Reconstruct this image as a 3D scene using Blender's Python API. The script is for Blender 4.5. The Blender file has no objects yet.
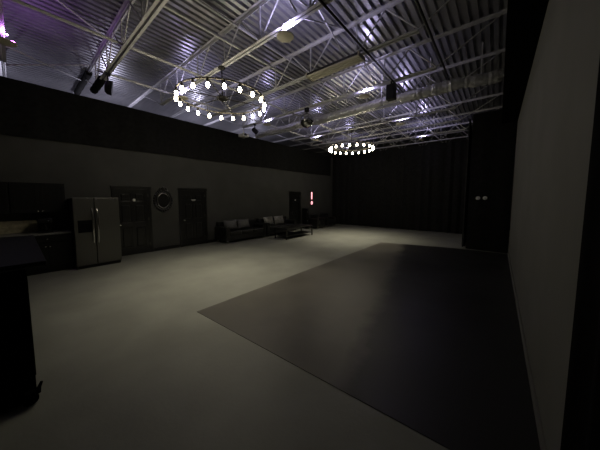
import bpy, bmesh, math, random
from mathutils import Vector, Matrix
random.seed(7)
S = bpy.context.scene
COL = S.collection
PI = math.pi

# ------------------------------------------------------------------ camera
F = 236.8
fwd = Vector((-0.638, 0.766, -0.080)); 
right = Vector((0.768, 0.640, 0.0)).normalized()
fwd = (fwd - right * fwd.dot(right)).normalized()
up = right.cross(fwd)
cam_d = bpy.data.cameras.new('camera')
cam = bpy.data.objects.new('camera', cam_d); COL.objects.link(cam)
cam_d.sensor_fit = 'HORIZONTAL'; cam_d.sensor_width = 36.0
cam_d.lens = F / 600.0 * 36.0
cam_d.shift_y = -8.5 / 600.0
cam_d.clip_start = 0.02; cam_d.clip_end = 100
m = Matrix((right, up, -fwd)).transposed().to_4x4()
m.translation = Vector((0, 0, 1.76))
cam.matrix_world = m
S.camera = cam

# ------------------------------------------------------------------ materials
def mat(name, col, rough=0.6, metal=0.0, var=0.15, scale=6.0, bump=0.0, bscale=40.0, spec=0.5, rvar=0.0,
        stretch=(1, 1, 1), emit=None, estr=0.0):
    M = bpy.data.materials.new(name); M.use_nodes = True
    nt = M.node_tree; N = nt.nodes; L = nt.links
    b = N['Principled BSDF']
    b.inputs['Metallic'].default_value = metal
    b.inputs['Specular IOR Level'].default_value = spec
    tc = N.new('ShaderNodeTexCoord'); mp = N.new('ShaderNodeMapping')
    mp.inputs['Scale'].default_value = stretch
    L.new(tc.outputs['Object'], mp.inputs['Vector'])
    nz = N.new('ShaderNodeTexNoise'); nz.inputs['Scale'].default_value = scale
    nz.inputs['Detail'].default_value = 5
    L.new(mp.outputs['Vector'], nz.inputs['Vector'])
    rp = N.new('ShaderNodeValToRGB')
    lo = [c * (1 - var) for c in col]; hi = [min(1, c * (1 + var)) for c in col]
    rp.color_ramp.elements[0].color = (*lo, 1); rp.color_ramp.elements[1].color = (*hi, 1)
    rp.color_ramp.elements[0].position = 0.3; rp.color_ramp.elements[1].position = 0.7
    L.new(nz.outputs['Fac'], rp.inputs['Fac']); L.new(rp.outputs['Color'], b.inputs['Base Color'])
    if rvar:
        mr = N.new('ShaderNodeMapRange')
        mr.inputs['From Min'].default_value = 0.3; mr.inputs['From Max'].default_value = 0.7
        mr.inputs['To Min'].default_value = rough - rvar; mr.inputs['To Max'].default_value = rough + rvar
        L.new(nz.outputs['Fac'], mr.inputs['Value']); L.new(mr.outputs['Result'], b.inputs['Roughness'])
    else:
        b.inputs['Roughness'].default_value = rough
    if bump:
        n2 = N.new('ShaderNodeTexNoise'); n2.inputs['Scale'].default_value = bscale
        n2.inputs['Detail'].default_value = 4
        L.new(mp.outputs['Vector'], n2.inputs['Vector'])
        bp = N.new('ShaderNodeBump'); bp.inputs['Strength'].default_value = bump
        bp.inputs['Distance'].default_value = 0.02
        L.new(n2.outputs['Fac'], bp.inputs['Height']); L.new(bp.outputs['Normal'], b.inputs['Normal'])
    if emit:
        b.inputs['Emission Color'].default_value = (*emit, 1); b.inputs['Emission Strength'].default_value = estr
    return M

M_FLOOR = mat('grey_concrete', (0.275, 0.282, 0.252), 0.5, var=0.14, scale=1.3, bump=0.08, bscale=30, spec=0.5)
M_MAT = mat('black_vinyl', (0.125, 0.119, 0.103), 0.42, var=0.25, scale=1.1, bump=0.05, bscale=14, spec=0.5, rvar=0.06)
M_WALL = mat('charcoal_wall_paint', (0.072, 0.073, 0.068), 0.7, var=0.10, scale=2.0, bump=0.03, bscale=60, spec=0.3)
M_WALLR = mat('grey_wall_paint', (0.19, 0.19, 0.18), 0.75, var=0.07, scale=1.5, bump=0.03, bscale=60, spec=0.3)
M_BLACK = mat('flat_black', (0.004, 0.004, 0.004), 0.95, var=0.2, spec=0.05)
M_CLOTH = mat('black_drape', (0.018, 0.018, 0.0175), 0.95, var=0.25, scale=9, bump=0.1, bscale=120, spec=0.08)
M_DECK = mat('galvanised_deck', (0.50, 0.50, 0.53), 0.34, metal=0.72, var=0.08, scale=2.0, rvar=0.05, stretch=(1, 1, 1))
M_STEEL = mat('grey_primer_steel', (0.70, 0.70, 0.71), 0.5, metal=0.1, var=0.12, scale=8)
M_BLKMETAL = mat('black_metal', (0.012, 0.012, 0.013), 0.45, metal=0.3, var=0.2)
M_IRON = mat('dark_iron', (0.03, 0.028, 0.026), 0.5, metal=0.6, var=0.2)
M_BRONZE = mat('pale_bronze', (0.30, 0.27, 0.21), 0.45, metal=0.4, var=0.1)
M_FOIL = mat('silver_foil', (0.85, 0.85, 0.87), 0.30, metal=0.45, var=0.15, scale=14, bump=0.5, bscale=16)
M_STAIN = mat('stainless_steel', (0.14, 0.139, 0.128), 0.4, metal=0.75, var=0.06, scale=5, stretch=(1, 14, 1))
M_CHROME = mat('bright_steel', (0.75, 0.74, 0.72), 0.2, metal=1.0, var=0.05)
M_FRSIDE = mat('dark_grey_side', (0.03, 0.03, 0.03), 0.5, var=0.1)
M_DOOR = mat('black_gloss_paint', (0.009, 0.009, 0.009), 0.30, var=0.15, spec=0.6)
M_CAB = mat('black_cabinet', (0.006, 0.006, 0.006), 0.5, var=0.2, spec=0.3)
M_TOP = mat('dark_worktop', (0.007, 0.007, 0.007), 0.5, var=0.3, scale=30, spec=0.2)
M_WORK = mat('grey_worktop', (0.22, 0.22, 0.22), 0.3, var=0.3, scale=30)
M_STONE = mat('beige_stone', (0.52, 0.47, 0.33), 0.6, var=0.3, scale=14)
M_LEATHER = mat('black_leather', (0.009, 0.009, 0.0095), 0.36, var=0.2, scale=20, bump=0.12, bscale=40, spec=0.6)
M_PILL = mat('charcoal_leather', (0.10, 0.10, 0.105), 0.42, var=0.2, scale=12, bump=0.2, bscale=18)
M_SATIN = mat('silver_satin', (0.26, 0.255, 0.25), 0.32, metal=0.3, var=0.45, scale=12, bump=0.4, bscale=12)
M_WHITE = mat('white_plastic', (0.86, 0.86, 0.84), 0.45, var=0.05)
M_CREAM = mat('cream_enamel', (0.62, 0.58, 0.46), 0.5, var=0.06)
M_GLASSB = mat('mirror_glass', (0.05, 0.05, 0.05), 0.08, metal=0.6, var=0.05)
M_DIAL = mat('dark_glass', (0.006, 0.006, 0.008), 0.12, var=0.1)
M_BULB = mat('lit_bulb', (1, 0.9, 0.7), 0.3, var=0.0, emit=(1.0, 0.90, 0.68), estr=45)
M_RED = mat('red_neon', (0.9, 0.3, 0.3), 0.3, var=0.0, emit=(1.0, 0.42, 0.46), estr=2.0)
M_LENSV = mat('violet_led', (0.7, 0.6, 1), 0.3, var=0.0, emit=(0.62, 0.52, 1.0), estr=30)
M_LENSM = mat('magenta_led', (0.8, 0.3, 1), 0.3, var=0.0, emit=(0.62, 0.12, 1.0), estr=40)

def worn_mat(M):
    """dusty scuffed strip down the middle-left of the mat, with its own irregular edge"""
    nt = M.node_tree; N = nt.nodes; L = nt.links; b = N['Principled BSDF']
    tc = N.new('ShaderNodeTexCoord'); sep = N.new('ShaderNodeSeparateXYZ'); L.new(tc.outputs['Object'], sep.inputs[0])
    nz = N.new('ShaderNodeTexNoise'); nz.inputs['Scale'].default_value = 2.2; nz.inputs['Detail'].default_value = 6
    L.new(tc.outputs['Object'], nz.inputs['Vector'])
    my = N.new('ShaderNodeMath'); my.operation = 'MULTIPLY_ADD'; my.inputs[1].default_value = 0.2185; my.inputs[2].default_value = 0.633
    L.new(sep.outputs['Y'], my.inputs[0])
    ad = N.new('ShaderNodeMath'); ad.operation = 'ADD'; L.new(sep.outputs['X'], ad.inputs[0]); L.new(my.outputs[0], ad.inputs[1])
    ng = N.new('ShaderNodeMath'); ng.operation = 'MULTIPLY_ADD'; ng.inputs[1].default_value = 0.5; ng.inputs[2].default_value = -0.25
    L.new(nz.outputs['Fac'], ng.inputs[0])
    sm = N.new('ShaderNodeMath'); sm.operation = 'ADD'; L.new(ad.outputs[0], sm.inputs[0]); L.new(ng.outputs[0], sm.inputs[1])
    mr = N.new('ShaderNodeMapRange'); mr.inputs['From Min'].default_value = -0.12; mr.inputs['From Max'].default_value = 0.14
    L.new(sm.outputs[0], mr.inputs['Value'])
    old = b.inputs['Base Color'].links[0].from_socket
    mx = N.new('ShaderNodeMix'); mx.data_type = 'RGBA'
    L.new(mr.outputs['Result'], mx.inputs['Factor']); L.new(old, mx.inputs[6])
    mx.inputs[7].default_value = (0.016, 0.016, 0.015, 1)
    L.new(mx.outputs[2], b.inputs['Base Color'])
worn_mat(M_MAT)
def facet_mirror():
    M = bpy.data.materials.new('mirror_tiles'); M.use_nodes = True
    nt = M.node_tree; N = nt.nodes; L = nt.links; b = N['Principled BSDF']
    b.inputs['Metallic'].default_value = 1.0; b.inputs['Roughness'].default_value = 0.12
    tc = N.new('ShaderNodeTexCoord')
    v = N.new('ShaderNodeTexVoronoi'); v.inputs['Scale'].default_value = 26
    L.new(tc.outputs['Object'], v.inputs['Vector'])
    rp = N.new('ShaderNodeValToRGB')
    rp.color_ramp.elements[0].color = (0.25, 0.25, 0.26, 1); rp.color_ramp.elements[1].color = (0.9, 0.9, 0.9, 1)
    L.new(v.outputs['Color'], rp.inputs['Fac']); L.new(rp.outputs['Color'], b.inputs['Base Color'])
    return M
M_MIRROR = facet_mirror()

# ------------------------------------------------------------------ mesh helpers
class MB:
    def __init__(s): s.bm = bmesh.new()
    def box(s, x0, x1, y0, y1, z0, z1, bevel=0.0, seg=2, M=None):
        r = bmesh.ops.create_cube(s.bm, size=1.0); vs = r['verts']
        for v in vs:
            v.co = Vector((x0 + (v.co.x + .5) * (x1 - x0), y0 + (v.co.y + .5) * (y1 - y0), z0 + (v.co.z + .5) * (z1 - z0)))
            if M: v.co = M @ v.co
        if bevel:
            es = list({e for v in vs for e in v.link_edges})
            bmesh.ops.bevel(s.bm, geom=es, offset=bevel, segments=seg, affect='EDGES', profile=0.6)
        return s
    def tube(s, pts, r, n=10, closed=False, squash=None):
        pts = [Vector(p) for p in pts]; rings = []
        k = len(pts)
        rad = r if isinstance(r, (list, tuple)) else [r] * k
        ref = None
        for i, p in enumerate(pts):
            if closed: t = pts[(i + 1) % k] - pts[i - 1]
            else: t = pts[min(i + 1, k - 1)] - pts[max(i - 1, 0)]
            t.normalize()
            if ref is None:
                ref = Vector((0, 0, 1)) if abs(t.z) < 0.9 else Vector((1, 0, 0))
            a = t.cross(ref).normalized(); b = a.cross(t).normalized()
            if abs(t.dot(ref)) > 0.95: 
                ref = b
            rings.append([s.bm.verts.new(p + (a * math.cos(2 * PI * j / n) + b * math.sin(2 * PI * j / n)) * rad[i]) for j in range(n)])
        for i in range(k if closed else k - 1):
            A = rings[i]; B = rings[(i + 1) % k]
            for j in range(n):
                s.bm.faces.new((A[j], A[(j + 1) % n], B[(j + 1) % n], B[j]))
        if not closed:
            s.bm.faces.new(rings[0][::-1]); s.bm.faces.new(rings[-1])
        return s
    def lathe(s, prof, c=(0, 0, 0), n=24, axis='Z', M=None):
        c = Vector(c); rings = []
        for (r, z) in prof:
            row = []
            for j in range(n):
                a = 2 * PI * j / n
                if axis == 'Z': q = Vector((r * math.cos(a), r * math.sin(a), z))
                elif axis == 'X': q = Vector((z, r * math.cos(a), r * math.sin(a)))
                else: q = Vector((r * math.cos(a), z, r * math.sin(a)))
                q = (M @ q if M else q) + c
                row.append(s.bm.verts.new(q))
            rings.append(row)
        for A, B in zip(rings, rings[1:]):
            for j in range(n): s.bm.faces.new((A[j], A[(j + 1) % n], B[(j + 1) % n], B[j]))
        s.bm.faces.new(rings[0][::-1]); s.bm.faces.new(rings[-1])
        return s
    def sphere(s, c, r, u=16, v=10, sc=(1, 1, 1)):
        R = bmesh.ops.create_uvsphere(s.bm, u_segments=u, v_segments=v, radius=r)
        for w in R['verts']: w.co = Vector((w.co.x * sc[0] + c[0], w.co.y * sc[1] + c[1], w.co.z * sc[2] + c[2]))
        return s
    def poly(s, pts, z0, z1):
        A = [s.bm.verts.new((x, y, z0)) for x, y in pts]; B = [s.bm.verts.new((x, y, z1)) for x, y in pts]
        n = len(pts)
        s.bm.faces.new(A[::-1]); s.bm.faces.new(B)
        for i in range(n): s.bm.faces.new((A[i], A[(i + 1) % n], B[(i + 1) % n], B[i]))
        return s
    def sheet(s, grid, thick, off):
        """grid[i][j] points; thick closed sheet offset along vector off"""
        off = Vector(off) * thick
        A = [[s.bm.verts.new(p) for p in row] for row in grid]
        B = [[s.bm.verts.new(Vector(p) + off) for p in row] for row in grid]
        I = len(grid); J = len(grid[0])
        for i in range(I - 1):
            for j in range(J - 1):
                s.bm.faces.new((A[i][j], A[i + 1][j], A[i + 1][j + 1], A[i][j + 1]))
                s.bm.faces.new((B[i][j], B[i][j + 1], B[i + 1][j + 1], B[i + 1][j]))
        for i in range(I - 1):
            for j in (0, J - 1):
                s.bm.faces.new((A[i][j], B[i][j], B[i + 1][j], A[i + 1][j]))
        for j in range(J - 1):
            for i in (0, I - 1):
                s.bm.faces.new((A[i][j], A[i][j + 1], B[i][j + 1], B[i][j]))
        return s
    def build(s, name, m, parent=None, smooth=False, kind=None):
        if parent is not None:
            o = Vector((0, 0, 0)); p = parent
            while p is not None: o += p.location; p = p.parent
            for v in s.bm.verts: v.co -= o
        bmesh.ops.recalc_face_normals(s.bm, faces=s.bm.faces)
        me = bpy.data.meshes.new(name); s.bm.to_mesh(me); s.bm.free()
        if smooth:
            for f in me.polygons: f.use_smooth = True
            me.set_sharp_from_angle(angle=math.radians(40))
        me.materials.append(m)
        o = bpy.data.objects.new(name, me); COL.objects.link(o)
        if parent is not None: o.parent = parent
        if kind: o['kind'] = kind
        return o

def tag(o, label, cat, group=None, kind=None):
    o['label'] = label; o['category'] = cat
    if group: o['group'] = group
    if kind: o['kind'] = kind
    return o
def thing(name, label, cat, loc, group=None, kind=None):
    o = bpy.data.objects.new(name, None); COL.objects.link(o); o.location = loc
    o.empty_display_size = 0.1
    return tag(o, label, cat, group, kind)
def copy_tree(o, parent=None):
    c = o.copy(); COL.objects.link(c)
    if parent is not None: c.parent = parent
    for ch in list(o.children): copy_tree(ch, c)
    return c
def struct(o, label, cat):
    o['kind'] = 'structure'; o['label'] = label; o['category'] = cat
    return o

WL = -8.6      # left wall face
WR = 0.335     # right wall face
ZC = 4.43      # top of the drapes
ZJ = 5.25      # underside of joist top chords
ZB = 4.62      # underside of joist bottom chords
SP = 1.545     # joist spacing

# ------------------------------------------------------------------ shell
struct(MB().box(-13.2, 0.6, -2.8, 17.2, -0.1, 0).build('floor', M_FLOOR), 'worn grey concrete floor of the hall', 'floor')
struct(MB().box(WL - 0.12, WL, -2.7, 13.98, 0, 4.40).build('wall_left', M_WALL), 'long charcoal wall with black doors on the left', 'wall')
struct(MB().box(WL - 0.12, WR + 0.12, 14.0, 14.12, 0, 4.40).build('wall_back', M_WALL), 'far end wall hidden behind the black drape', 'wall')
struct(MB().box(WR, WR + 0.12, 1.81, 9.74, 0, 4.02).build('wall_right', M_WALLR), 'plain grey wall close by on the right', 'wall')
struct(MB().box(WR + 0.14, WR + 0.24, -2.7, 14.12, 0, 5.4).build('wall_outside_right', M_BLACK), 'black wall behind the right hand drapes', 'wall')
struct(MB().box(-13.2, WR + 0.24, -2.8, -2.7, 0, 5.4).build('wall_near', M_WALL), 'charcoal wall at the near end of the hall', 'wall')
struct(MB().box(-13.3, -13.2, -2.8, 17.2, 0, 5.5).build('wall_outside_left', M_WALL), 'dark outer wall seen over the left partition', 'wall')
struct(MB().box(-13.2, 0.6, 17.1, 17.2, 0, 5.5).build('wall_outside_back', M_WALL), 'dark outer wall beyond the far drape', 'wall')
struct(MB().box(-0.03, WR + 0.13, -2.7, 17.0, 4.02, 5.5).build('trim_1', M_BLACK), 'black boxed bulkhead along the top of the right wall', 'bulkhead')

# corrugated deck, ribs along Y
b = MB(); pitch = 0.1524; DR = 0.065; x = -13.2; prof = []
while x < 0.0:
    prof += [(x, 5.302), (x + 0.080, 5.302), (x + 0.086, 5.302 + DR), (x + 0.1464, 5.302 + DR)]
    x += pitch
ys = [-2.8 + i * 2.0 for i in range(11)]
b.sheet([[(px, y, pz) for y in ys] for px, pz in prof], 0.02, (0, 0, 1))
struct(b.build('ceiling', M_DECK), 'corrugated galvanised metal roof deck', 'ceiling')

# ------------------------------------------------------------------ roof joists
def angle_pair(x0, x1, zlow, top):
    """two steel angles with a gap; flat legs at top (top chord) or bottom"""
    mb = MB(); t = 0.006; w = 0.05; g = 0.012; hgt = 0.05
    for sgn in (-1, 1):
        ya, yb = sorted((sgn * g, sgn * (g + w)))
        zf = zlow + hgt - t if top else zlow
        mb.box(x0, x1, ya, yb, zf, zf + t)
        yc, yd = sorted((sgn * g, sgn * (g + t)))
        mb.box(x0, x1, yc, yd, zlow, zlow + hgt)
    return mb
XB0, XB1 = -8.2, -1.2
def make_joist(name, y, xb0, xb1, label):
    r = thing(name, label, 'roof joist', (0, 0, 0), 'steel roof joists')
    angle_pair(-12.9, -0.035, ZJ, True).build('top_chord', M_STEEL, r)
    angle_pair(xb0, xb1, ZB, False).build('bottom_chord', M_STEEL, r)
    n = 6; dx = (XB1 - XB0) / n
    def bar(xa, za, xc, zc): MB().tube([(xa, 0, za), (xc, 0, zc)], 0.015, 8).build('web_bar', M_STEEL, r)
    zt, zb = ZJ + 0.01, ZB + 0.035
    for i in range(n):
        xa = XB0 + i * dx; xm = xa + dx / 2; xc = xa + dx
        bar(xa, zb, xm, zt); bar(xm, zt, xc, zb)
    for i in range(1, n): bar(XB0 + i * dx, zb, XB0 + i * dx, zt)
    bar(XB0, zb, -9.6, zt); bar(XB1, zb, -0.12, zt); bar(XB0, zb, XB0, zt)
    r.location.y = y
    return r
ORD = {0: 'roof joist straight overhead, nearest the camera', 1: 'second roof joist, purple tinted, with black segments at its left',
       2: 'third roof joist, carrying the large near ring chandelier', 3: 'roof joist over the long beige strip light',
       4: 'roof joist carrying the mirror ball', 5: 'roof joist just beyond the silver foil duct',
       6: 'roof joist carrying the far ring chandelier', 7: 'first roof joist beyond the far ring chandelier',
       8: 'second roof joist beyond the far ring chandelier', 9: 'roof joist right above the far black drape',
       10: 'farthest roof joist, glimpsed over the far drape'}
proto = make_joist('roof_joist', 2 * SP, XB0, XB1, ORD[2])
for k in (0, 3, 4, 5, 6, 7, 8, 9, 10):
    c = copy_tree(proto); c.location.y = k * SP; c['label'] = ORD[k]
j1 = make_joist('roof_joist', SP, -8.58, XB1, ORD[1])
def segment(x0, x1, z0, z1):  # black tube around one length of the second joist's chord
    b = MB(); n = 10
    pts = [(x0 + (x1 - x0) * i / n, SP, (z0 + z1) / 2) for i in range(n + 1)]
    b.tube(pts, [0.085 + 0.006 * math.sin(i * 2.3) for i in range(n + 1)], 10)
    o = b.build('black_segment', M_CLOTH, j1, True); o['label'] = 'black segment'
segment(-8.56, -7.55, ZB - 0.03, ZB + 0.08)
segment(-11.0, -9.0, ZJ - 0.04, ZJ + 0.05)

# bridging bars along the hall
def bar_thing(x, z, r, m, label, y0=-2.6, y1=13.8, name='bridging_bar', cat='steel bar', group='bridging bars under the roof'):
    o = MB().tube([(x, y0, z), (x, y1, z)], r, 8).build(name, m)
    tag(o, label, cat, group)
    return o
bar_thing(-5.7, ZB + 0.08, 0.027, M_STEEL, 'grey bridging bar passing just left of the large near chandelier')
bar_thing(-4.08, ZB + 0.08, 0.027, M_STEEL, 'grey bridging bar between the near chandelier and the round pale uplight')
bar_thing(-4.25, ZJ - 0.02, 0.022, M_STEEL, 'high thin bridging bar close under the roof deck, right of near chandelier')
bar_thing(-7.3, ZB + 0.08, 0.027, M_STEEL, 'leftmost grey bridging bar, over the left drape', 1.4)
bar_thing(-2.12, ZB - 0.022, 0.020, M_BLKMETAL, 'black ceiling pipe above the strip light, holding a black box speaker', -2.6, 7.75, 'ceiling_pipe', 'pipe', 'black ceiling pipes')
bar_thing(-1.05, ZB - 0.022, 0.020, M_BLKMETAL, 'black ceiling pipe nearest the right bulkhead, holding nothing', -2.6, 7.75, 'ceiling_pipe', 'pipe', 'black ceiling pipes')
def xbar(y0, z0, y1, z1, x, label):
    o = MB().tube([(x, y0, z0), (x, y1, z1)], 0.014, 8).build('cross_brace', M_STEEL)
    tag(o, label, 'steel brace', 'cross braces under the roof')
for k, lab in ((1, 'before the third joist'), (2, 'beside the nearest pale round uplight'), (3, 'right of the beige strip light')):
    for q in (0, 1):
        a, c = (ZB + .06, ZJ - .01) if q == 0 else (ZJ - .01, ZB + .06)
        xbar(k * SP + .06, a, (k + 1) * SP - .06, c, -2.62 + 0.03 * q,
             ('rising ' if q == 0 else 'falling ') + 'diagonal steel brace ' + lab)

for pa, pb, lab in (((-7.37, 0.05, 4.65), (-9.66, 1.46, 5.22), 'slanting steel brace running left from the magenta uplight'),
                    ((-8.55, 0.05, 4.70), (-8.46, 1.49, 5.25), 'level looking steel brace below the magenta uplight'),
                    ((-5.70, 0.05, 5.25), (-6.76, 1.50, 5.24), 'high steel brace near the top left corner under the deck')):
    o = MB().tube([pa, pb], 0.016, 8).build('cross_brace', M_STEEL); tag(o, lab, 'steel brace', 'cross braces under the roof')

# ------------------------------------------------------------------ drapes
def drape(name, path, z0, z1, amp, wave, label, sag=0.0, off=(1, 0, 0), cat='curtain', m=M_CLOTH, group='black drapes'):
    pts = []; d = 0.0
    path = [Vector((*p, 0)) for p in path]
    for a, c in zip(path, path[1:]):
        L = (c - a).length; n = max(2, int(L / (wave / 6))); t = (c - a).normalized(); nn = Vector((-t.y, t.x, 0))
        for i in range(n):
            s_ = L * i / n
            ph = 2 * PI * (d + s_) / wave
            w = amp * (math.sin(ph + 0.8 * math.sin(0.37 * ph)) + 0.35 * math.sin(2.3 * ph + 1))
            pts.append((a + t * s_, nn * w, d + s_))
        d += L
    pts.append((path[-1], nn * 0, d))
    rows = 5; grid = []
    for p, w, s_ in pts:
        col = []
        for k in range(rows):
            f = k / (rows - 1)
            z = z0 + (z1 - z0) * f
            if k == 0 and sag: z += sag * math.sin(s_ * 1.9) * math.sin(s_ * 0.73)
            q = p + w * (1.0 - 0.55 * f)
            col.append((q.x, q.y, z))
        grid.append(col)
    o = MB().sheet(grid, 0.012, off).build(name, m, None, True)
    return tag(o, label, cat, group)
drape('wall_drape', [(WL + 0.055, -2.6), (WL + 0.055, 13.4)], 3.17, ZC, 0.018, 0.62, 'long black drape hung along the top of the left wall', 0.012, (-1, 0, 0))
drape('stage_drape', [(WL + 0.1, 13.6), (-1.0, 13.6)], 0.03, ZC, 0.05, 0.42, 'full height black drape closing off the far end', 0, (0, 1, 0))
drape('side_drape', [(-1.18, 13.45), (-0.98, 12.3), (-0.86, 9.95)], 0.03, ZC, 0.04, 0.40, 'black side drape behind the black partition at far right', 0, (1, 0, 0))
pt = drape('partition_drape', [(-0.76, 9.74), (WR - 0.02, 9.74)], 0.02, ZC + 0.03, 0.012, 0.5, 'taut black drape at far right with two white discs', 0, (0, 1, 0))
drape('near_drape', [(WR - 0.008, 1.78), (WR - 0.018, 1.66), (WR - 0.02, 0.9), (WR - 0.02, -2.4)], 0.02, 4.0, 0.02, 0.26, 'black drape at the near end of the grey right wall', 0, (1, 0, 0), m=M_BLACK)
for i, (xx, lab) in enumerate(((-0.5, 'left'), (-0.32, 'right'))):
    o = MB().lathe([(0.02, 0.03), (0.055, 0.03), (0.06, -0.008), (0.05, -0.022), (0.012, -0.028)], (xx, 9.712, 1.74), 20, 'Y').build('round_plate', M_WHITE, None, True)
    tag(o, 'white round disc on the black drape, %s one of the pair' % lab, 'wall plate', 'white discs on the black partition')

# ------------------------------------------------------------------ floor mat
o = MB().poly([(-3.48, 1.69), (-0.17, 1.84), (0.32, 1.86), (0.32, 9.68), (-1.1, 9.68), (-3.44, 9.09)], 0.0, 0.006).build('dance_mat', M_MAT)
tag(o, 'large black vinyl mat lying on the grey floor', 'floor mat')

# ------------------------------------------------------------------ doors
def six_panel_door(n, y0, y1, ztop, handle_side, label, plate_y, plate_z, curved=False):
    tw = 0.09
    r = thing('door_%d' % n, label, 'door', (WL, (y0 + y1) / 2, 0), None, 'structure')
    fr = MB()
    fr.box(WL, WL + 0.035, y0, y0 + tw, 0, ztop, 0.006); fr.box(WL, WL + 0.035, y1 - tw, y1, 0, ztop, 0.006)
    fr.box(WL, WL + 0.04, y0 - 0.02, y1 + 0.02, ztop - tw, ztop, 0.008)
    fr.build('door_frame', M_DOOR, r)
    a, c = y0 + tw, y1 - tw; zt = ztop - tw
    lf = MB().box(WL, WL + 0.012, a, c, 0.01, zt)
    st = 0.10; mid = 0.09; x0, x1 = WL + 0.012, WL + 0.026
    ym = (a + c) / 2
    zr = [(0.01, 0.23), (0.86, 1.0), (1.55, 1.65), (zt - 0.12, zt)]
    for z0, z1 in zr: lf.box(x0, x1, a, c, z0, z1, 0.009)
    for u, v in ((a, a + st), (ym - mid / 2, ym + mid / 2), (c - st, c)): lf.box(x0, x1 - 0.0005, u, v, 0.01, zt, 0.005)
    lf.build('door_leaf', M_DOOR, r)
    for z0, z1 in ((0.23, 0.86), (1.0, 1.55), (1.65, zt - 0.12)):
        for u, v in ((a + st, ym - mid / 2), (ym + mid / 2, c - st)):
            MB().box(x0 - 0.02, x1 + 0.004, u + 0.03, v - 0.03, z0 + 0.03, z1 - 0.03, 0.022, 3).build('panel', M_DOOR, r)
    hy = a + 0.065 if handle_side < 0 else c - 0.065
    k = MB().lathe([(0.03, 0.026), (0.03, 0.034), (0.012, 0.036), (0.012, 0.06), (0.024, 0.066), (0.03, 0.08), (0.024, 0.092), (0.006, 0.096)], (WL, hy, 0.95), 16, 'X').build('door_knob', M_CHROME, r, True)
    k['label'] = 'bright round knob'
    yh = c if handle_side < 0 else a
    for z in (0.28, 1.08, 1.83):
        MB().box(WL + 0.02, WL + 0.045, yh - 0.012, yh + 0.012, z - 0.045, z + 0.045, 0.004).build('hinge', M_STAIN, r)
    pl = MB()
    if curved:
        pl.tube([(WL + 0.04, plate_y + 0.075 * math.cos(t), plate_z + 0.02 - 0.045 * math.sin(t)) for t in [PI * i / 10 for i in range(11)]], 0.012, 8)
        pl.box(WL + 0.026, WL + 0.036, plate_y - 0.06, plate_y + 0.06, plate_z - 0.005, plate_z + 0.02, 0.003)
    else:
        pl.lathe([(0.01, 0.026), (0.042, 0.027), (0.042, 0.036), (0.01, 0.04)], (WL, plate_y, plate_z), 14, 'X')
    q = pl.build('sign_plate', M_WHITE, r); q['label'] = 'small white plate'
    return r
six_panel_door(1, 1.79, 2.80, 2.11, -1, 'black six-panel door right behind the steel refrigerator', 2.335, 1.685)
six_panel_door(2, 3.67, 4.70, 2.09, -1, 'black six-panel door between the oval mirror and the sofa', 4.18, 1.67, True)
six_panel_door(3, 9.41, 10.36, 2.08, -1, 'farthest black six-panel door, behind the second sofa', 9.88, 1.62)

# baseboards
bb = MB()
for u, v in ((2.82, 3.65), (4.72, 9.39), (10.38, 13.5)): bb.box(WL, WL + 0.018, u, v, 0, 0.11, 0.004)
struct(bb.build('baseboard_left', M_DOOR), 'black baseboard along the left wall', 'baseboard')
struct(MB().box(WR - 0.018, WR, 1.83, 9.70, 0.007, 0.10, 0.004).build('baseboard_right', M_WALLR), 'grey baseboard at the foot of the right wall', 'baseboard')

# ------------------------------------------------------------------ ornate mirror
r = thing('wall_mirror', 'ornate black framed oval mirror between two black doors', 'mirror', (WL, 3.17, 1.68))
cy, cz = 3.17, 1.66
MB().lathe([(0.002, 0.012), (1, 0.012), (1, 0.02), (0.002, 0.022)], (WL, cy, cz), 40, 'X', Matrix.Diagonal((1, 0.19, 0.26))).build('mirror_glass', M_GLASSB, r)
MB().tube([(WL + 0.026, cy + 0.178 * math.cos(2 * PI * i / 48), cz + 0.245 * math.sin(2 * PI * i / 48)) for i in range(48)], 0.012, 10, True).build('glass_bevel', M_CHROME, r, True)
fr = MB()
ell = lambda a, ry, rz: (WL + 0.028, cy + ry * math.cos(a), cz + rz * math.sin(a))
fr.tube([ell(2 * PI * i / 48, 0.205, 0.275) for i in range(48)], 0.022, 10, True)
fr.tube([ell(2 * PI * i / 48, 0.25, 0.32) for i in range(48)], 0.018, 8, True)
for i in range(24):
    a = 2 * PI * i / 24
    p = ell(a, 0.27, 0.335); fr.sphere(p, 0.042, 10, 8, (0.7, 1, 1))
cr = MB()
for sg in (-1, 1):
    cr.tube([(WL + 0.03, cy + sg * (0.02 + 0.10 * t) , cz + 0.35 + 0.075 * math.sin(PI * t) ) for t in [i / 8 for i in range(9)]], 0.02, 8)
    fr.tube([(WL + 0.03, cy + sg * (0.03 + 0.05 * math.cos(t)), cz - 0.35 + 0.03 * math.sin(t)) for t in [2 * PI * i / 10 for i in range(10)]], 0.014, 8, True)
cr.sphere((WL + 0.03, cy, cz + 0.41), 0.055, 12, 8, (0.6, 1, 1.1))
fr.build('frame', M_DOOR, r, True)
cr.build('crest', M_DOOR, r, True)

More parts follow.
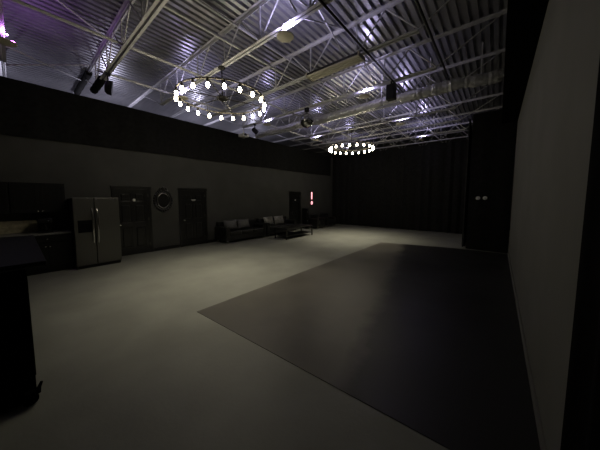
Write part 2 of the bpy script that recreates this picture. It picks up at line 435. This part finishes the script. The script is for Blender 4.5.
# ------------------------------------------------------------------ refrigerator
r = thing('refrigerator', 'stainless steel side-by-side refrigerator beside the kitchen cabinets', 'refrigerator', (-8.15, 1.31, 0))
fx = -7.75
MB().box(-8.55, fx - 0.07, 0.86, 1.76, 0.04, 1.74, 0.01).build('cabinet_body', M_FRSIDE, r)
MB().box(-8.5, fx - 0.04, 0.88, 1.74, 0.0, 0.07).build('toe_grille', M_BLKMETAL, r)
dl = MB()
dl.box(fx - 0.065, fx, 0.862, 1.247, 0.08, 0.90, 0.012); dl.box(fx - 0.065, fx, 0.862, 1.247, 1.20, 1.755, 0.012)
dl.box(fx - 0.065, fx, 0.862, 0.93, 0.89, 1.21, 0.006); dl.box(fx - 0.065, fx, 1.19, 1.247, 0.89, 1.21, 0.006)
dleft = dl.build('freezer_door', M_STAIN, r)
dright = MB().box(fx - 0.065, fx, 1.257, 1.758, 0.08, 1.755, 0.012).build('fridge_door', M_STAIN, r)
dp = MB().box(fx - 0.06, fx - 0.045, 0.925, 1.195, 0.89, 1.21)
dp.box(fx - 0.05, fx - 0.004, 0.925, 1.195, 1.12, 1.205, 0.004); dp.box(fx - 0.05, fx - 0.006, 0.925, 1.195, 0.895, 0.92, 0.004)
dp.box(fx - 0.048, fx - 0.03, 1.03, 1.09, 0.98, 1.12, 0.004)
o = dp.build('water_dispenser', M_DIAL, dleft); o['label'] = 'black water dispenser recess'
for door, yh in ((dleft, 1.205), (dright, 1.30)):
    pts = []
    for i in range(15):
        t = i / 14; pts.append((fx + 0.012 + 0.055 * math.sin(PI * t) ** 0.6, yh + (0.0), 0.62 + 0.88 * t))
    h_ = MB().tube(pts, [0.010 + 0.007 * math.sin(PI * i / 14) for i in range(15)], 10).build('door_handle', M_CHROME, door, True)
    h_['label'] = 'curved bright steel handle'
o = MB().box(fx, fx + 0.004, 1.66, 1.71, 1.69, 1.715, 0.001).build('badge', M_CHROME, dright)

# ------------------------------------------------------------------ kitchen
def shaker(mb, x, y0, y1, z0, z1):
    mb.box(x, x + 0.016, y0, y1, z0, z1, 0.003)
    w = 0.06; t0, t1 = x + 0.014, x + 0.024
    mb.box(t0, t1, y0, y0 + w, z0, z1, 0.002); mb.box(t0, t1, y1 - w, y1, z0, z1, 0.002)
    mb.box(t0, t1, y0 + w - .002, y1 - w + .002, z0, z0 + w, 0.002); mb.box(t0, t1, y0 + w - .002, y1 - w + .002, z1 - w, z1, 0.002)
    return mb
def cabinet(name, label, x0, x1, y0, y1, z0, z1, knobz, group, drawer=False):
    r = thing(name, label, 'cabinet', ((x0 + x1) / 2, (y0 + y1) / 2, z0), group)
    MB().box(x0, x1, y0, y1, z0, z1, 0.003).build('body', M_CAB, r)
    ym = (y0 + y1) / 2; zt = z1 - 0.01
    if drawer:
        d = MB().box(x1 - 0.001, x1 + 0.02, y0 + 0.01, y1 - 0.01, z1 - 0.17, z1 - 0.015, 0.004).build('drawer', M_CAB, r)
        MB().lathe([(0.008, 0.02), (0.008, 0.034), (0.017, 0.038), (0.017, 0.046), (0.004, 0.05)], (x1, ym, z1 - 0.09), 14, 'X').build('knob', M_CHROME, d, True)
        zt = z1 - 0.19
    for u, v, ky in ((y0 + 0.01, ym - 0.003, ym - 0.035), (ym + 0.003, y1 - 0.01, ym + 0.035)):
        d = shaker(MB(), x1 - 0.001, u, v, z0 + (0.10 if drawer else 0.01), zt).build('cabinet_door', M_CAB, r)
        MB().lathe([(0.008, 0.02), (0.008, 0.034), (0.015, 0.038), (0.015, 0.046), (0.004, 0.05)], (x1, ky, knobz), 14, 'X').build('knob', M_CHROME, d, True)
    return r
cabinet('wall_cabinet', 'black wall cabinet hung left of the refrigerator', WL + 0.005, -8.25, -0.08, 0.80, 1.40, 2.10, 1.445, 'black wall cabinets')
cabinet('wall_cabinet', 'black wall cabinet at the left edge of the photo', WL + 0.005, -8.25, -1.00, -0.09, 1.40, 2.10, 1.445, 'black wall cabinets')
cabinet('base_cabinet', 'black base cabinet beside the refrigerator', WL + 0.005, -8.03, 0.0, 0.84, 0.0, 0.89, 0.62, 'black base cabinets', True)
cabinet('base_cabinet', 'black base cabinet behind the bar counter', WL + 0.005, -8.03, -1.0, -0.01, 0.0, 0.89, 0.62, 'black base cabinets', True)
o = MB().box(WL + 0.005, -7.99, -1.02, 0.845, 0.892, 0.93, 0.006).build('worktop', M_WORK); tag(o, 'grey kitchen worktop with a bright front edge', 'worktop')
o = MB().box(WL + 0.002, WL + 0.022, -1.02, 0.31, 0.932, 1.22, 0.004).build('backsplash_panel', M_STONE); tag(o, 'beige stone backsplash panel behind the grey worktop', 'backsplash')
# coffee maker
r = thing('coffee_maker', 'black coffee maker on the worktop beside the refrigerator', 'coffee maker', (-8.25, 0.42, 0.931))
MB().box(-8.40, -8.12, 0.30, 0.54, 0.932, 0.965, 0.01).build('base', M_CAB, r)
MB().box(-8.40, -8.29, 0.31, 0.53, 0.96, 1.20, 0.015).build('water_tank', M_CAB, r)
MB().box(-8.40, -8.12, 0.30, 0.54, 1.17, 1.27, 0.02).build('brew_head', M_CAB, r)
cf = MB().lathe([(0.05, 0), (0.075, 0.03), (0.078, 0.09), (0.055, 0.15), (0.06, 0.17)], (-8.20, 0.42, 0.967), 20).build('carafe', M_DIAL, r, True)
MB().tube([(-8.13, 0.42, 1.10), (-8.08, 0.42, 1.09), (-8.08, 0.42, 1.02), (-8.125, 0.42, 1.0)], 0.009, 8).build('handle', M_CAB, cf, True)
MB().lathe([(0.003, 0.0), (0.013, 0.001), (0.013, 0.006), (0.003, 0.008)], (-8.12, 0.47, 1.215), 12, 'X').build('button', M_CHROME, r)

# ------------------------------------------------------------------ rolling bar counter in the foreground
r = thing('bar_counter', 'black rolling bar counter in the left foreground', 'bar counter', (-4.2, -0.3, 0))
o = MB().box(-5.33, -3.06, -0.75, 0.145, 1.165, 1.20, 0.006).build('countertop', M_TOP, r); o['label'] = 'smooth dark countertop'
MB().box(-5.25, -3.0, -0.70, 0.02, 0.035, 1.166, 0.006).build('body', M_BLACK, r)
fp = MB()
for x0, x1 in ((-5.2, -4.5), (-4.45, -3.75), (-3.7, -3.05)): fp.box(x0, x1, 0.019, 0.026, 0.2, 1.08, 0.003)
fp.build('front_panel', M_BLACK, r)
for cx_ in (-5.28, -2.965):
    for cy_ in (-0.60, -0.02):
        cs = MB()
        cs.box(cx_ - 0.03, cx_ + 0.03, cy_ - 0.03, cy_ + 0.03, 0.095, 0.116)
        cs.box(cx_ - 0.026, cx_ - 0.02, cy_ - 0.025, cy_ + 0.025, 0.03, 0.1); cs.box(cx_ + 0.02, cx_ + 0.026, cy_ - 0.025, cy_ + 0.025, 0.03, 0.1)
        c_ = cs.build('caster', M_BLACK, r)
        MB().lathe([(0.008, -0.018), (0.046, -0.018), (0.05, -0.012), (0.05, 0.012), (0.046, 0.018), (0.008, 0.018)], (cx_, cy_, 0.05), 20, 'X').build('wheel', M_BLACK, c_, True)
        if cx_ > -4 and cy_ > -0.3:
            MB().tube([(cx_, cy_ + 0.01, 0.09), (cx_ + 0.01, cy_ + 0.05, 0.095), (cx_ + 0.012, cy_ + 0.052, 0.13), (cx_ + 0.012, cy_ + 0.07, 0.175)], [0.016, 0.018, 0.014, 0.010], 8).build('brake_lever', M_BLACK, c_, True)

# ------------------------------------------------------------------ sofas
def sofa(y0, y1, label):
    r = thing('sofa', label, 'sofa', (-8.15, (y0 + y1) / 2, 0), 'black leather sofas along the left wall')
    xb, xf = WL + 0.04, -7.74; aw = 0.17
    MB().box(xb + 0.02, xf - 0.01, y0 + 0.02, y1 - 0.02, 0.11, 0.30, 0.015).build('base', M_LEATHER, r)
    for a, c in ((y0, y0 + aw), (y1 - aw, y1)):
        MB().box(xb, xf, a, c, 0.11, 0.54, 0.02).tube([(xb + 0.02, (a + c) / 2, 0.54), (xf - 0.005, (a + c) / 2, 0.54)], 0.10, 14).build('arm', M_LEATHER, r, True)
    MB().box(xb, xb + 0.2, y0 + 0.05, y1 - 0.05, 0.2, 0.80, 0.05, 3).build('backrest', M_LEATHER, r, True)
    n = 3; w = (y1 - y0 - 2 * aw) / n
    for i in range(n):
        a = y0 + aw + i * w
        MB().box(xb + 0.18, xf + 0.01, a + 0.004, a + w - 0.004, 0.30, 0.45, 0.035, 3).build('seat_cushion', M_LEATHER, r, True)
    for xx in (xb + 0.08, xf - 0.06):
        for yy in (y0 + 0.1, y1 - 0.1):
            lg = MB().lathe([(0.020, 0.0), (0.028, 0.01), (0.036, 0.115)], (xx, yy, 0), 12).build('leg', M_CHROME, r, True)
    return r
sofa(4.98, 6.98, 'black leather sofa nearer the camera, with two charcoal pillows')
sofa(7.04, 9.02, 'black leather sofa farther back, behind the coffee table')
def pillow(y, x, z, w, h, m, label, group, tilt=0.30, rz=0.0):
    n = 14; bm = bmesh.new(); th = 0.085
    mb = MB()
    A = []; 
    for s_ in (1, -1):
        g = []
        for i in range(n + 1):
            row = []
            for j in range(n + 1):
                u, v = 2 * i / n - 1, 2 * j / n - 1
                t = th * max(0, (1 - u ** 4) * (1 - v ** 4)) ** 0.6
                pin = 1 - 0.06 * (1 - abs(u) ** 2) * abs(v) ** 3
                pin2 = 1 - 0.06 * (1 - abs(v) ** 2) * abs(u) ** 3
                row.append(mb.bm.verts.new((s_ * t, u * w / 2 * pin2, v * h / 2 * pin)))
            g.append(row)
        A.append(g)
        for i in range(n):
            for j in range(n): mb.bm.faces.new((g[i][j], g[i + 1][j], g[i + 1][j + 1], g[i][j + 1]))
    bmesh.ops.remove_doubles(mb.bm, verts=mb.bm.verts, dist=0.0005)
    R = Matrix.Rotation(rz, 4, 'Z') @ Matrix.Rotation(-tilt, 4, 'Y')
    for v in mb.bm.verts: v.co = R @ v.co
    bm.free()
    o = mb.build('throw_pillow', m, None, True); o.location = (x, y, z)
    tag(o, label, 'pillow', group)
pillow(5.50, -8.225, 0.665, 0.62, 0.42, M_PILL, 'charcoal leather pillow at the left end of the nearer sofa', 'pillows on the sofas')
pillow(6.14, -8.225, 0.665, 0.60, 0.42, M_PILL, 'charcoal leather pillow in the middle of the nearer sofa', 'pillows on the sofas')
pillow(7.58, -8.225, 0.665, 0.62, 0.42, M_SATIN, 'shiny silver grey pillow at the left end of the farther sofa', 'pillows on the sofas', 0.32, 0.1)
pillow(8.25, -8.225, 0.665, 0.60, 0.42, M_SATIN, 'shiny silver grey pillow in the middle of the farther sofa', 'pillows on the sofas', 0.28, -0.1)

# ------------------------------------------------------------------ coffee table
r = thing('coffee_table', 'long black coffee table with an open shelf before the farther sofa', 'coffee table', (-7.0, 8.0, 0))
tx0, tx1, ty0, ty1 = -7.34, -6.64, 7.10, 8.90
MB().box(tx0, tx1, ty0, ty1, 0.43, 0.47, 0.005).build('tabletop', M_DOOR, r)
MB().box(tx0 + 0.03, tx1 - 0.03, ty0 + 0.03, ty1 - 0.03, 0.12, 0.145, 0.003).build('shelf', M_DOOR, r)
for xx in (tx0, tx1 - 0.045):
    for yy in (ty0, ty1 - 0.045): MB().box(xx, xx + 0.045, yy, yy + 0.045, 0, 0.431, 0.003).build('leg', M_DOOR, r)

# ------------------------------------------------------------------ far corner
def armchair(y, label, rz):
    r = thing('armchair', label, 'armchair', (-7.95, y, 0), 'black armchairs in the far corner')
    def put(mb, nm, m): 
        return mb.build(nm, m, None, True)
    ps = [put(MB().box(-0.34, 0.36, -0.36, 0.36, 0.12, 0.30, 0.02), 'base', M_LEATHER),
          put(MB().box(-0.22, 0.37, -0.24, 0.24, 0.30, 0.44, 0.035, 3), 'seat_cushion', M_LEATHER),
          put(MB().box(-0.38, -0.2, -0.36, 0.36, 0.2, 0.78, 0.05, 3), 'backrest', M_LEATHER)]
    for sg in (-1, 1):
        a, c = sorted((sg * 0.24, sg * 0.38))
        ps.append(put(MB().box(-0.36, 0.36, a, c, 0.12, 0.58, 0.05, 3), 'arm', M_LEATHER))
        for xx in (-0.3, 0.3): ps.append(put(MB().lathe([(0.018, 0), (0.03, 0.125)], (xx, sg * 0.3, 0), 10), 'leg', M_CHROME))
    for p in ps: p.parent = r
    r.rotation_euler.z = rz
armchair(11.05, 'black armchair below the small red sign', 0.0)
armchair(12.15, 'black armchair farthest back, next to the far drape', -0.12)
r = thing('neon_sign', 'small glowing pinkish red sign on the left wall near the far corner', 'sign', (WL, 11.35, 1.7))
MB().box(WL + 0.002, WL + 0.03, 11.26, 11.48, 1.28, 2.14, 0.006).build('back_board', M_BLKMETAL, r)
MB().box(WL + 0.03, WL + 0.05, 11.325, 11.415, 1.66, 2.08, 0.012).build('light_bar', M_RED, r)
MB().tube([(WL + 0.045, 11.37 + 0.055 * math.cos(t), 1.44 + 0.085 * math.sin(t)) for t in [2 * PI * i / 18 for i in range(18)]], 0.02, 8, True).build('light_ring', M_RED, r, True)
# slim pedestal between third door and armchair
r = thing('floor_speaker', 'slim black cabinet with small bright studs beside the third door', 'speaker', (-8.35, 10.5, 0))
MB().box(-8.52, -8.2, 10.42, 10.6, 0.03, 1.15, 0.01).build('body', M_CAB, r)
MB().box(-8.54, -8.16, 10.40, 10.62, 0.0, 0.035, 0.006).build('plinth', M_CAB, r)
for z in (0.45, 0.95): MB().lathe([(0.003, 0.0), (0.03, 0.001), (0.024, 0.014), (0.003, 0.018)], (-8.2, 10.51, z), 14, 'X').build('stud', M_CHROME, r, True)

# ------------------------------------------------------------------ chandeliers
def chandelier(loc, label):
    r = thing('ring_chandelier', label, 'chandelier', loc, 'ring chandeliers')
    X, Y, Z = loc; R = 0.93; zr = Z - 0.66
    MB().lathe([(0.07, 0.0), (0.075, -0.02), (0.05, -0.05), (0.012, -0.07)], loc, 20).build('canopy', M_IRON, r, True)
    MB().tube([(X, Y, Z - 0.05), (X, Y, Z - 0.66)], 0.013, 10).build('rod', M_IRON, r, True)
    MB().lathe([(0.01, 0.03), (0.11, 0.02), (0.125, 0.0), (0.11, -0.03), (0.03, -0.06), (0.006, -0.09)], (X, Y, zr), 24).build('hub', M_IRON, r, True)
    rg = MB(); n = 64
    prof = [(R - 0.010, -0.022), (R + 0.010, -0.022), (R + 0.010, 0.002), (R - 0.010, 0.002)]
    rings = [[rg.bm.verts.new((X + q * math.cos(2 * PI * i / n), Y + q * math.sin(2 * PI * i / n), zr + z)) for q, z in prof] for i in range(n)]
    for i in range(n):
        A, B = rings[i], rings[(i + 1) % n]
        for j in range(4): rg.bm.faces.new((A[j], A[(j + 1) % 4], B[(j + 1) % 4], B[j]))
    rg.build('ring', M_BRONZE, r)
    for i in range(6):
        a = 2 * PI * i / 6 + 0.2
        MB().tube([(X + 0.1 * math.cos(a), Y + 0.1 * math.sin(a), zr), (X + (R - 0.01) * math.cos(a), Y + (R - 0.01) * math.sin(a), zr)], 0.011, 8).build('spoke', M_IRON, r, True)
    for i in range(20):
        a = 2 * PI * i / 20 + 0.1
        px, py = X + R * math.cos(a), Y + R * math.sin(a)
        s_ = MB().lathe([(0.012, -0.02), (0.026, -0.035), (0.026, -0.085), (0.018, -0.09)], (px, py, zr), 12).build('socket', M_IRON, r, True)
        MB().lathe([(0.014, -0.088), (0.026, -0.105), (0.033, -0.132), (0.032, -0.158), (0.022, -0.178), (0.005, -0.184)], (px, py, zr), 14).build('bulb', M_BULB, s_, True)
    return r
c1 = chandelier((-4.82, 2 * SP, ZB), 'large near ring chandelier of bare lit bulbs')
c2 = copy_tree(c1); c2.location = (-4.96, 6 * SP + 0.12, ZB); c2['label'] = 'smaller looking ring chandelier of lit bulbs at far end'
def add_chandelier_spots(c, watts):  # unseen downward spots added below the bulbs to pool light underneath
    for i in range(5):
        a = 2 * PI * i / 5 + 0.1
        ld = bpy.data.lights.new('chandelier_added_spot', 'SPOT'); ld.energy = watts; ld.color = (1.0, 0.90, 0.68)
        ld.spot_size = math.radians(88); ld.spot_blend = 1.0; ld.shadow_soft_size = 0.03
        lo = bpy.data.objects.new('chandelier_added_spot', ld); COL.objects.link(lo)
        lo.location = (c.location.x + 0.93 * math.cos(a), c.location.y + 0.93 * math.sin(a), c.location.z - 0.66 - 0.24)
add_chandelier_spots(c1, 78); add_chandelier_spots(c2, 100)
# ------------------------------------------------------------------ uplights
def uplight(loc, lens, label):
    r = thing('uplight', label, 'uplight', loc, 'round uplights under the roof joists')
    X, Y, Z = loc
    MB().lathe([(0.006, -0.012), (0.10, -0.008), (0.145, 0.0), (0.15, 0.012), (0.14, 0.016), (0.09, 0.006), (0.006, 0.004)], loc, 28).build('dish', M_CREAM, r, True)
    MB().lathe([(0.006, 0.004), (0.045, 0.005), (0.045, 0.03), (0.006, 0.036)], (X + 0.045, Y + 0.075, Z), 18).build('lens', lens, r, True)
    MB().tube([(X - 0.03, Y, Z), (X - 0.03, Y, ZB + 0.01)], 0.010, 8).build('stem', M_STEEL, r)
    MB().box(X - 0.06, X + 0.0, Y - 0.05, Y + 0.05, ZB - 0.012, ZB + 0.001).build('clamp', M_STEEL, r)
    return r
UP = [((-2.9, 2), 'pale round uplight between the near chandelier and the strip light'),
      ((-2.9, 4), 'pale round uplight just right of the strip light, under the mirror ball joist'),
      ((-2.9, 6), 'pale round uplight above and right of the far chandelier'),
      ((-2.9, 8), 'pale round uplight farthest back, right of the far chandelier'),
      ((-6.75, 2), 'pale round uplight behind the left bulbs of the near chandelier'),
      ((-6.75, 4), 'pale round uplight just right of the near chandelier'),
      ((-6.75, 6), 'pale round uplight below the mirror ball'),
      ((-6.75, 8), 'pale round uplight hidden beside the far chandelier'),
      ((-6.75, 0), 'round uplight glowing magenta at the upper left corner')]
E_UP = 52.0
for (x, k), lab in UP:
    mag = k == 0
    uplight((x, k * SP + (0.05 if mag else 0), 4.46), M_LENSM if mag else M_LENSV, lab)
    ld = bpy.data.lights.new('uplight_lamp', 'SPOT'); ld.energy = E_UP * (0.36 if mag else 1.0) * (0.8 if x < -5 and not mag else 1)
    ld.color = (0.62, 0.30, 1.0) if mag else (0.66, 0.60, 1.0)
    ld.spot_size = math.radians(165); ld.spot_blend = 0.6; ld.shadow_soft_size = 0.05
    lo = bpy.data.objects.new('uplight_lamp', ld); COL.objects.link(lo)
    lo.location = (x + 0.045, k * SP + 0.085 + (0.05 if mag else 0), 4.53); lo.rotation_euler = (PI, 0, 0)
for k in (-0.4, 1.5, 3.5, 5.5):        # the row over the space behind the left partition
    ld = bpy.data.lights.new('uplight_lamp', 'SPOT'); ld.energy = E_UP * 1.3; ld.color = (0.80, 0.77, 1.0)
    ld.spot_size = math.radians(165); ld.spot_blend = 0.6; ld.shadow_soft_size = 0.05
    lo = bpy.data.objects.new('uplight_lamp', ld); COL.objects.link(lo)
    lo.location = (-10.4, k * SP, 4.15); lo.rotation_euler = (PI, 0, 0)

# ------------------------------------------------------------------ mirror ball
r = thing('mirror_ball', 'mirror ball hanging right of the near chandelier', 'mirror ball', (-4.86, 4 * SP, ZB))
X, Y = -4.86, 4 * SP
MB().lathe([(0.075, 0.0), (0.08, -0.01), (0.08, -0.10), (0.06, -0.12), (0.01, -0.125)], (X, Y, ZB), 18).build('motor', M_BLKMETAL, r, True)
MB().tube([(X, Y, ZB - 0.12), (X, Y, ZB - 0.17)], 0.006, 6).build('chain', M_BLKMETAL, r)
MB().sphere((X, Y, ZB - 0.385), 0.225, 40, 24).build('ball', M_MIRROR, r)

# ------------------------------------------------------------------ foil duct
b = MB(); pts = []; rad = []
for i in range(170):
    t = i / 169; x = -8.3 + 8.22 * t
    s_ = 0.02 * math.sin(x * 1.7) + 0.012 * math.sin(x * 4.1)
    pts.append((x, 7.02 + 0.03 * math.sin(x * 0.9) + 0.18 * max(0, (x + 0.9)) , 4.50 + s_))
    bulge = 0.12 + 0.02 * math.sin(x * 1.3 + 1) + (0.03 if -2.2 < x < -0.9 else 0.0)
    rad.append(bulge + random.uniform(-0.011, 0.011))
b.tube(pts, rad, 18)
r = thing('foil_duct', 'wrinkled silver foil duct running across under the roof joists', 'duct', (-4.2, 7.02, 4.5))
b.build('duct_skin', M_FOIL, r)
for xx in (-7.6, -5.9, -4.3, -2.75, -1.5, -0.45):
    yy = 7.02 + 0.03 * math.sin(xx * 0.9) + 0.18 * max(0, xx + 0.9)
    MB().box(xx - 0.012, xx + 0.012, yy - 0.002, yy + 0.002, 4.58, 5.306).build('hanger_strap', M_STEEL, r)
0 and ('wrinkled silver foil duct running across under the roof joists', 'duct')

# ------------------------------------------------------------------ strip light
r = thing('strip_light', 'long beige unlit strip light hanging above the black mat', 'strip light', (-2.86, 4.56, ZB))
x0, x1, y0, y1, z0 = -3.50, -2.22, 4.42, 4.70, 4.50
MB().box(x0, x1, y0, y1, z0 + 0.03, z0 + 0.075, 0.006).build('housing', M_IRON, r)
for i in range(3):
    ya = y0 + 0.006 + i * 0.096
    MB().box(x0 + 0.015, x1 - 0.015, ya, ya + 0.072, z0, z0 + 0.031, 0.008).build('diffuser', M_CREAM, r)
for xx in (x0 + 0.12, x1 - 0.12): MB().tube([(xx, 4.64, z0 + 0.07), (xx, 4.64, ZB + 0.01)], 0.008, 6).build('hanger', M_STEEL, r)
for xx in (x0, x1): MB().box(xx - 0.012, xx + 0.012, y0 - 0.005, y1 + 0.005, z0 - 0.004, z0 + 0.08, 0.003).build('end_cap', M_CREAM, r)

# ------------------------------------------------------------------ projector, stage lights, speaker
r = thing('projector', 'white projector hanging over the top of the left drape', 'projector', (-8.2, 4 * SP, ZB))
X, Y, Z = -8.17, 4 * SP, 4.30
MB().box(X - 0.17, X + 0.17, Y - 0.14, Y + 0.14, Z - 0.06, Z + 0.06, 0.02, 3).build('body', M_WHITE, r, True)
MB().lathe([(0.05, 0), (0.055, 0.03), (0.045, 0.035), (0.01, 0.02)], (X + 0.165, Y - 0.05, Z), 18, 'X').build('lens', M_DIAL, r, True)
MB().tube([(X, Y, Z + 0.05), (X, Y, ZB)], 0.02, 10).build('mount_pole', M_WHITE, r)
MB().box(X - 0.08, X + 0.08, Y - 0.06, Y + 0.06, Z + 0.055, Z + 0.08, 0.004).build('mount_plate', M_WHITE, r)

def stage_light(loc, aim, L, R, label):
    r = thing('stage_light', label, 'stage light', loc, 'black stage lights under the roof')
    X, Y, Z = loc
    MB().box(X - 0.03, X + 0.03, Y - 0.04, Y + 0.04, Z - 0.06, Z + 0.02, 0.008).build('clamp', M_BLKMETAL, r)
    zc = Z - 0.17 - R
    a = Vector(aim).normalized(); side = a.cross(Vector((0, 0, 1))).normalized()
    c = Vector((X, Y, zc))
    yk = [c + side * (R + 0.03), c + side * (R + 0.03) + Vector((0, 0, R + 0.03)), Vector((X, Y, Z - 0.05)), c - side * (R + 0.03) + Vector((0, 0, R + 0.03)), c - side * (R + 0.03)]
    MB().tube(yk, 0.012, 8).build('yoke', M_BLKMETAL, r)
    q = Vector((0, 0, 1)).rotation_difference(a).to_matrix()
    MB().lathe([(R * 0.5, -L * 0.55), (R * 0.8, -L * 0.45), (R, -L * 0.1), (R, L * 0.45), (R * 1.08, L * 0.46), (R * 1.08, L * 0.5), (R * 0.9, L * 0.5)], c, 22, 'Z', q).build('can', M_BLKMETAL, r, True)
    MB().lathe([(0.004, L * 0.48), (R * 0.85, L * 0.505), (R * 0.6, L * 0.53), (0.004, L * 0.54)], c, 22, 'Z', q).build('lens', M_DIAL, r, True)
    return r
stage_light((-7.05, SP, ZB), (0.25, 0.95, -0.15), 0.13, 0.155, 'black round stage light at upper left, below the partly black joist')
stage_light((-7.45, 4 * SP, ZB), (0.5, 0.5, -0.6), 0.22, 0.09, 'small black stage light between the projector and the mirror ball')
r = thing('box_speaker', 'black box speaker hanging from the black ceiling pipe', 'speaker', (-2.14, 4 * SP - 0.1, ZB - 0.04))
X, Y = -2.14, 4 * SP - 0.12
MB().box(X - 0.10, X + 0.10, Y - 0.09, Y + 0.09, 4.15, 4.50, 0.015).build('cabinet', M_BLKMETAL, r)
MB().box(X - 0.085, X + 0.085, Y - 0.096, Y - 0.088, 4.17, 4.48, 0.004).build('grille', M_CAB, r)
MB().box(X - 0.02, X + 0.02, Y - 0.02, Y + 0.02, 4.49, ZB - 0.03, 0.004).build('bracket', M_BLKMETAL, r)

# ------------------------------------------------------------------ world / view
W = bpy.data.worlds.new('world'); S.world = W; W.use_nodes = True
W.node_tree.nodes['Background'].inputs['Color'].default_value = (0.01, 0.01, 0.012, 1)
W.node_tree.nodes['Background'].inputs['Strength'].default_value = 0.02
vs = S.view_settings
S.display_settings.display_device = 'sRGB'
vs.view_transform = 'Standard'; vs.look = 'None'; vs.gamma = 1.0; vs.use_curve_mapping = False
vs.exposure = 0.0
S.cycles.max_bounces = 6
S.cycles.caustics_reflective = False
S.cycles.caustics_refractive = False
S.cycles.sample_clamp_indirect = 2.0
S.cycles.denoising_prefilter = 'ACCURATE'
S.cycles.use_denoising = True
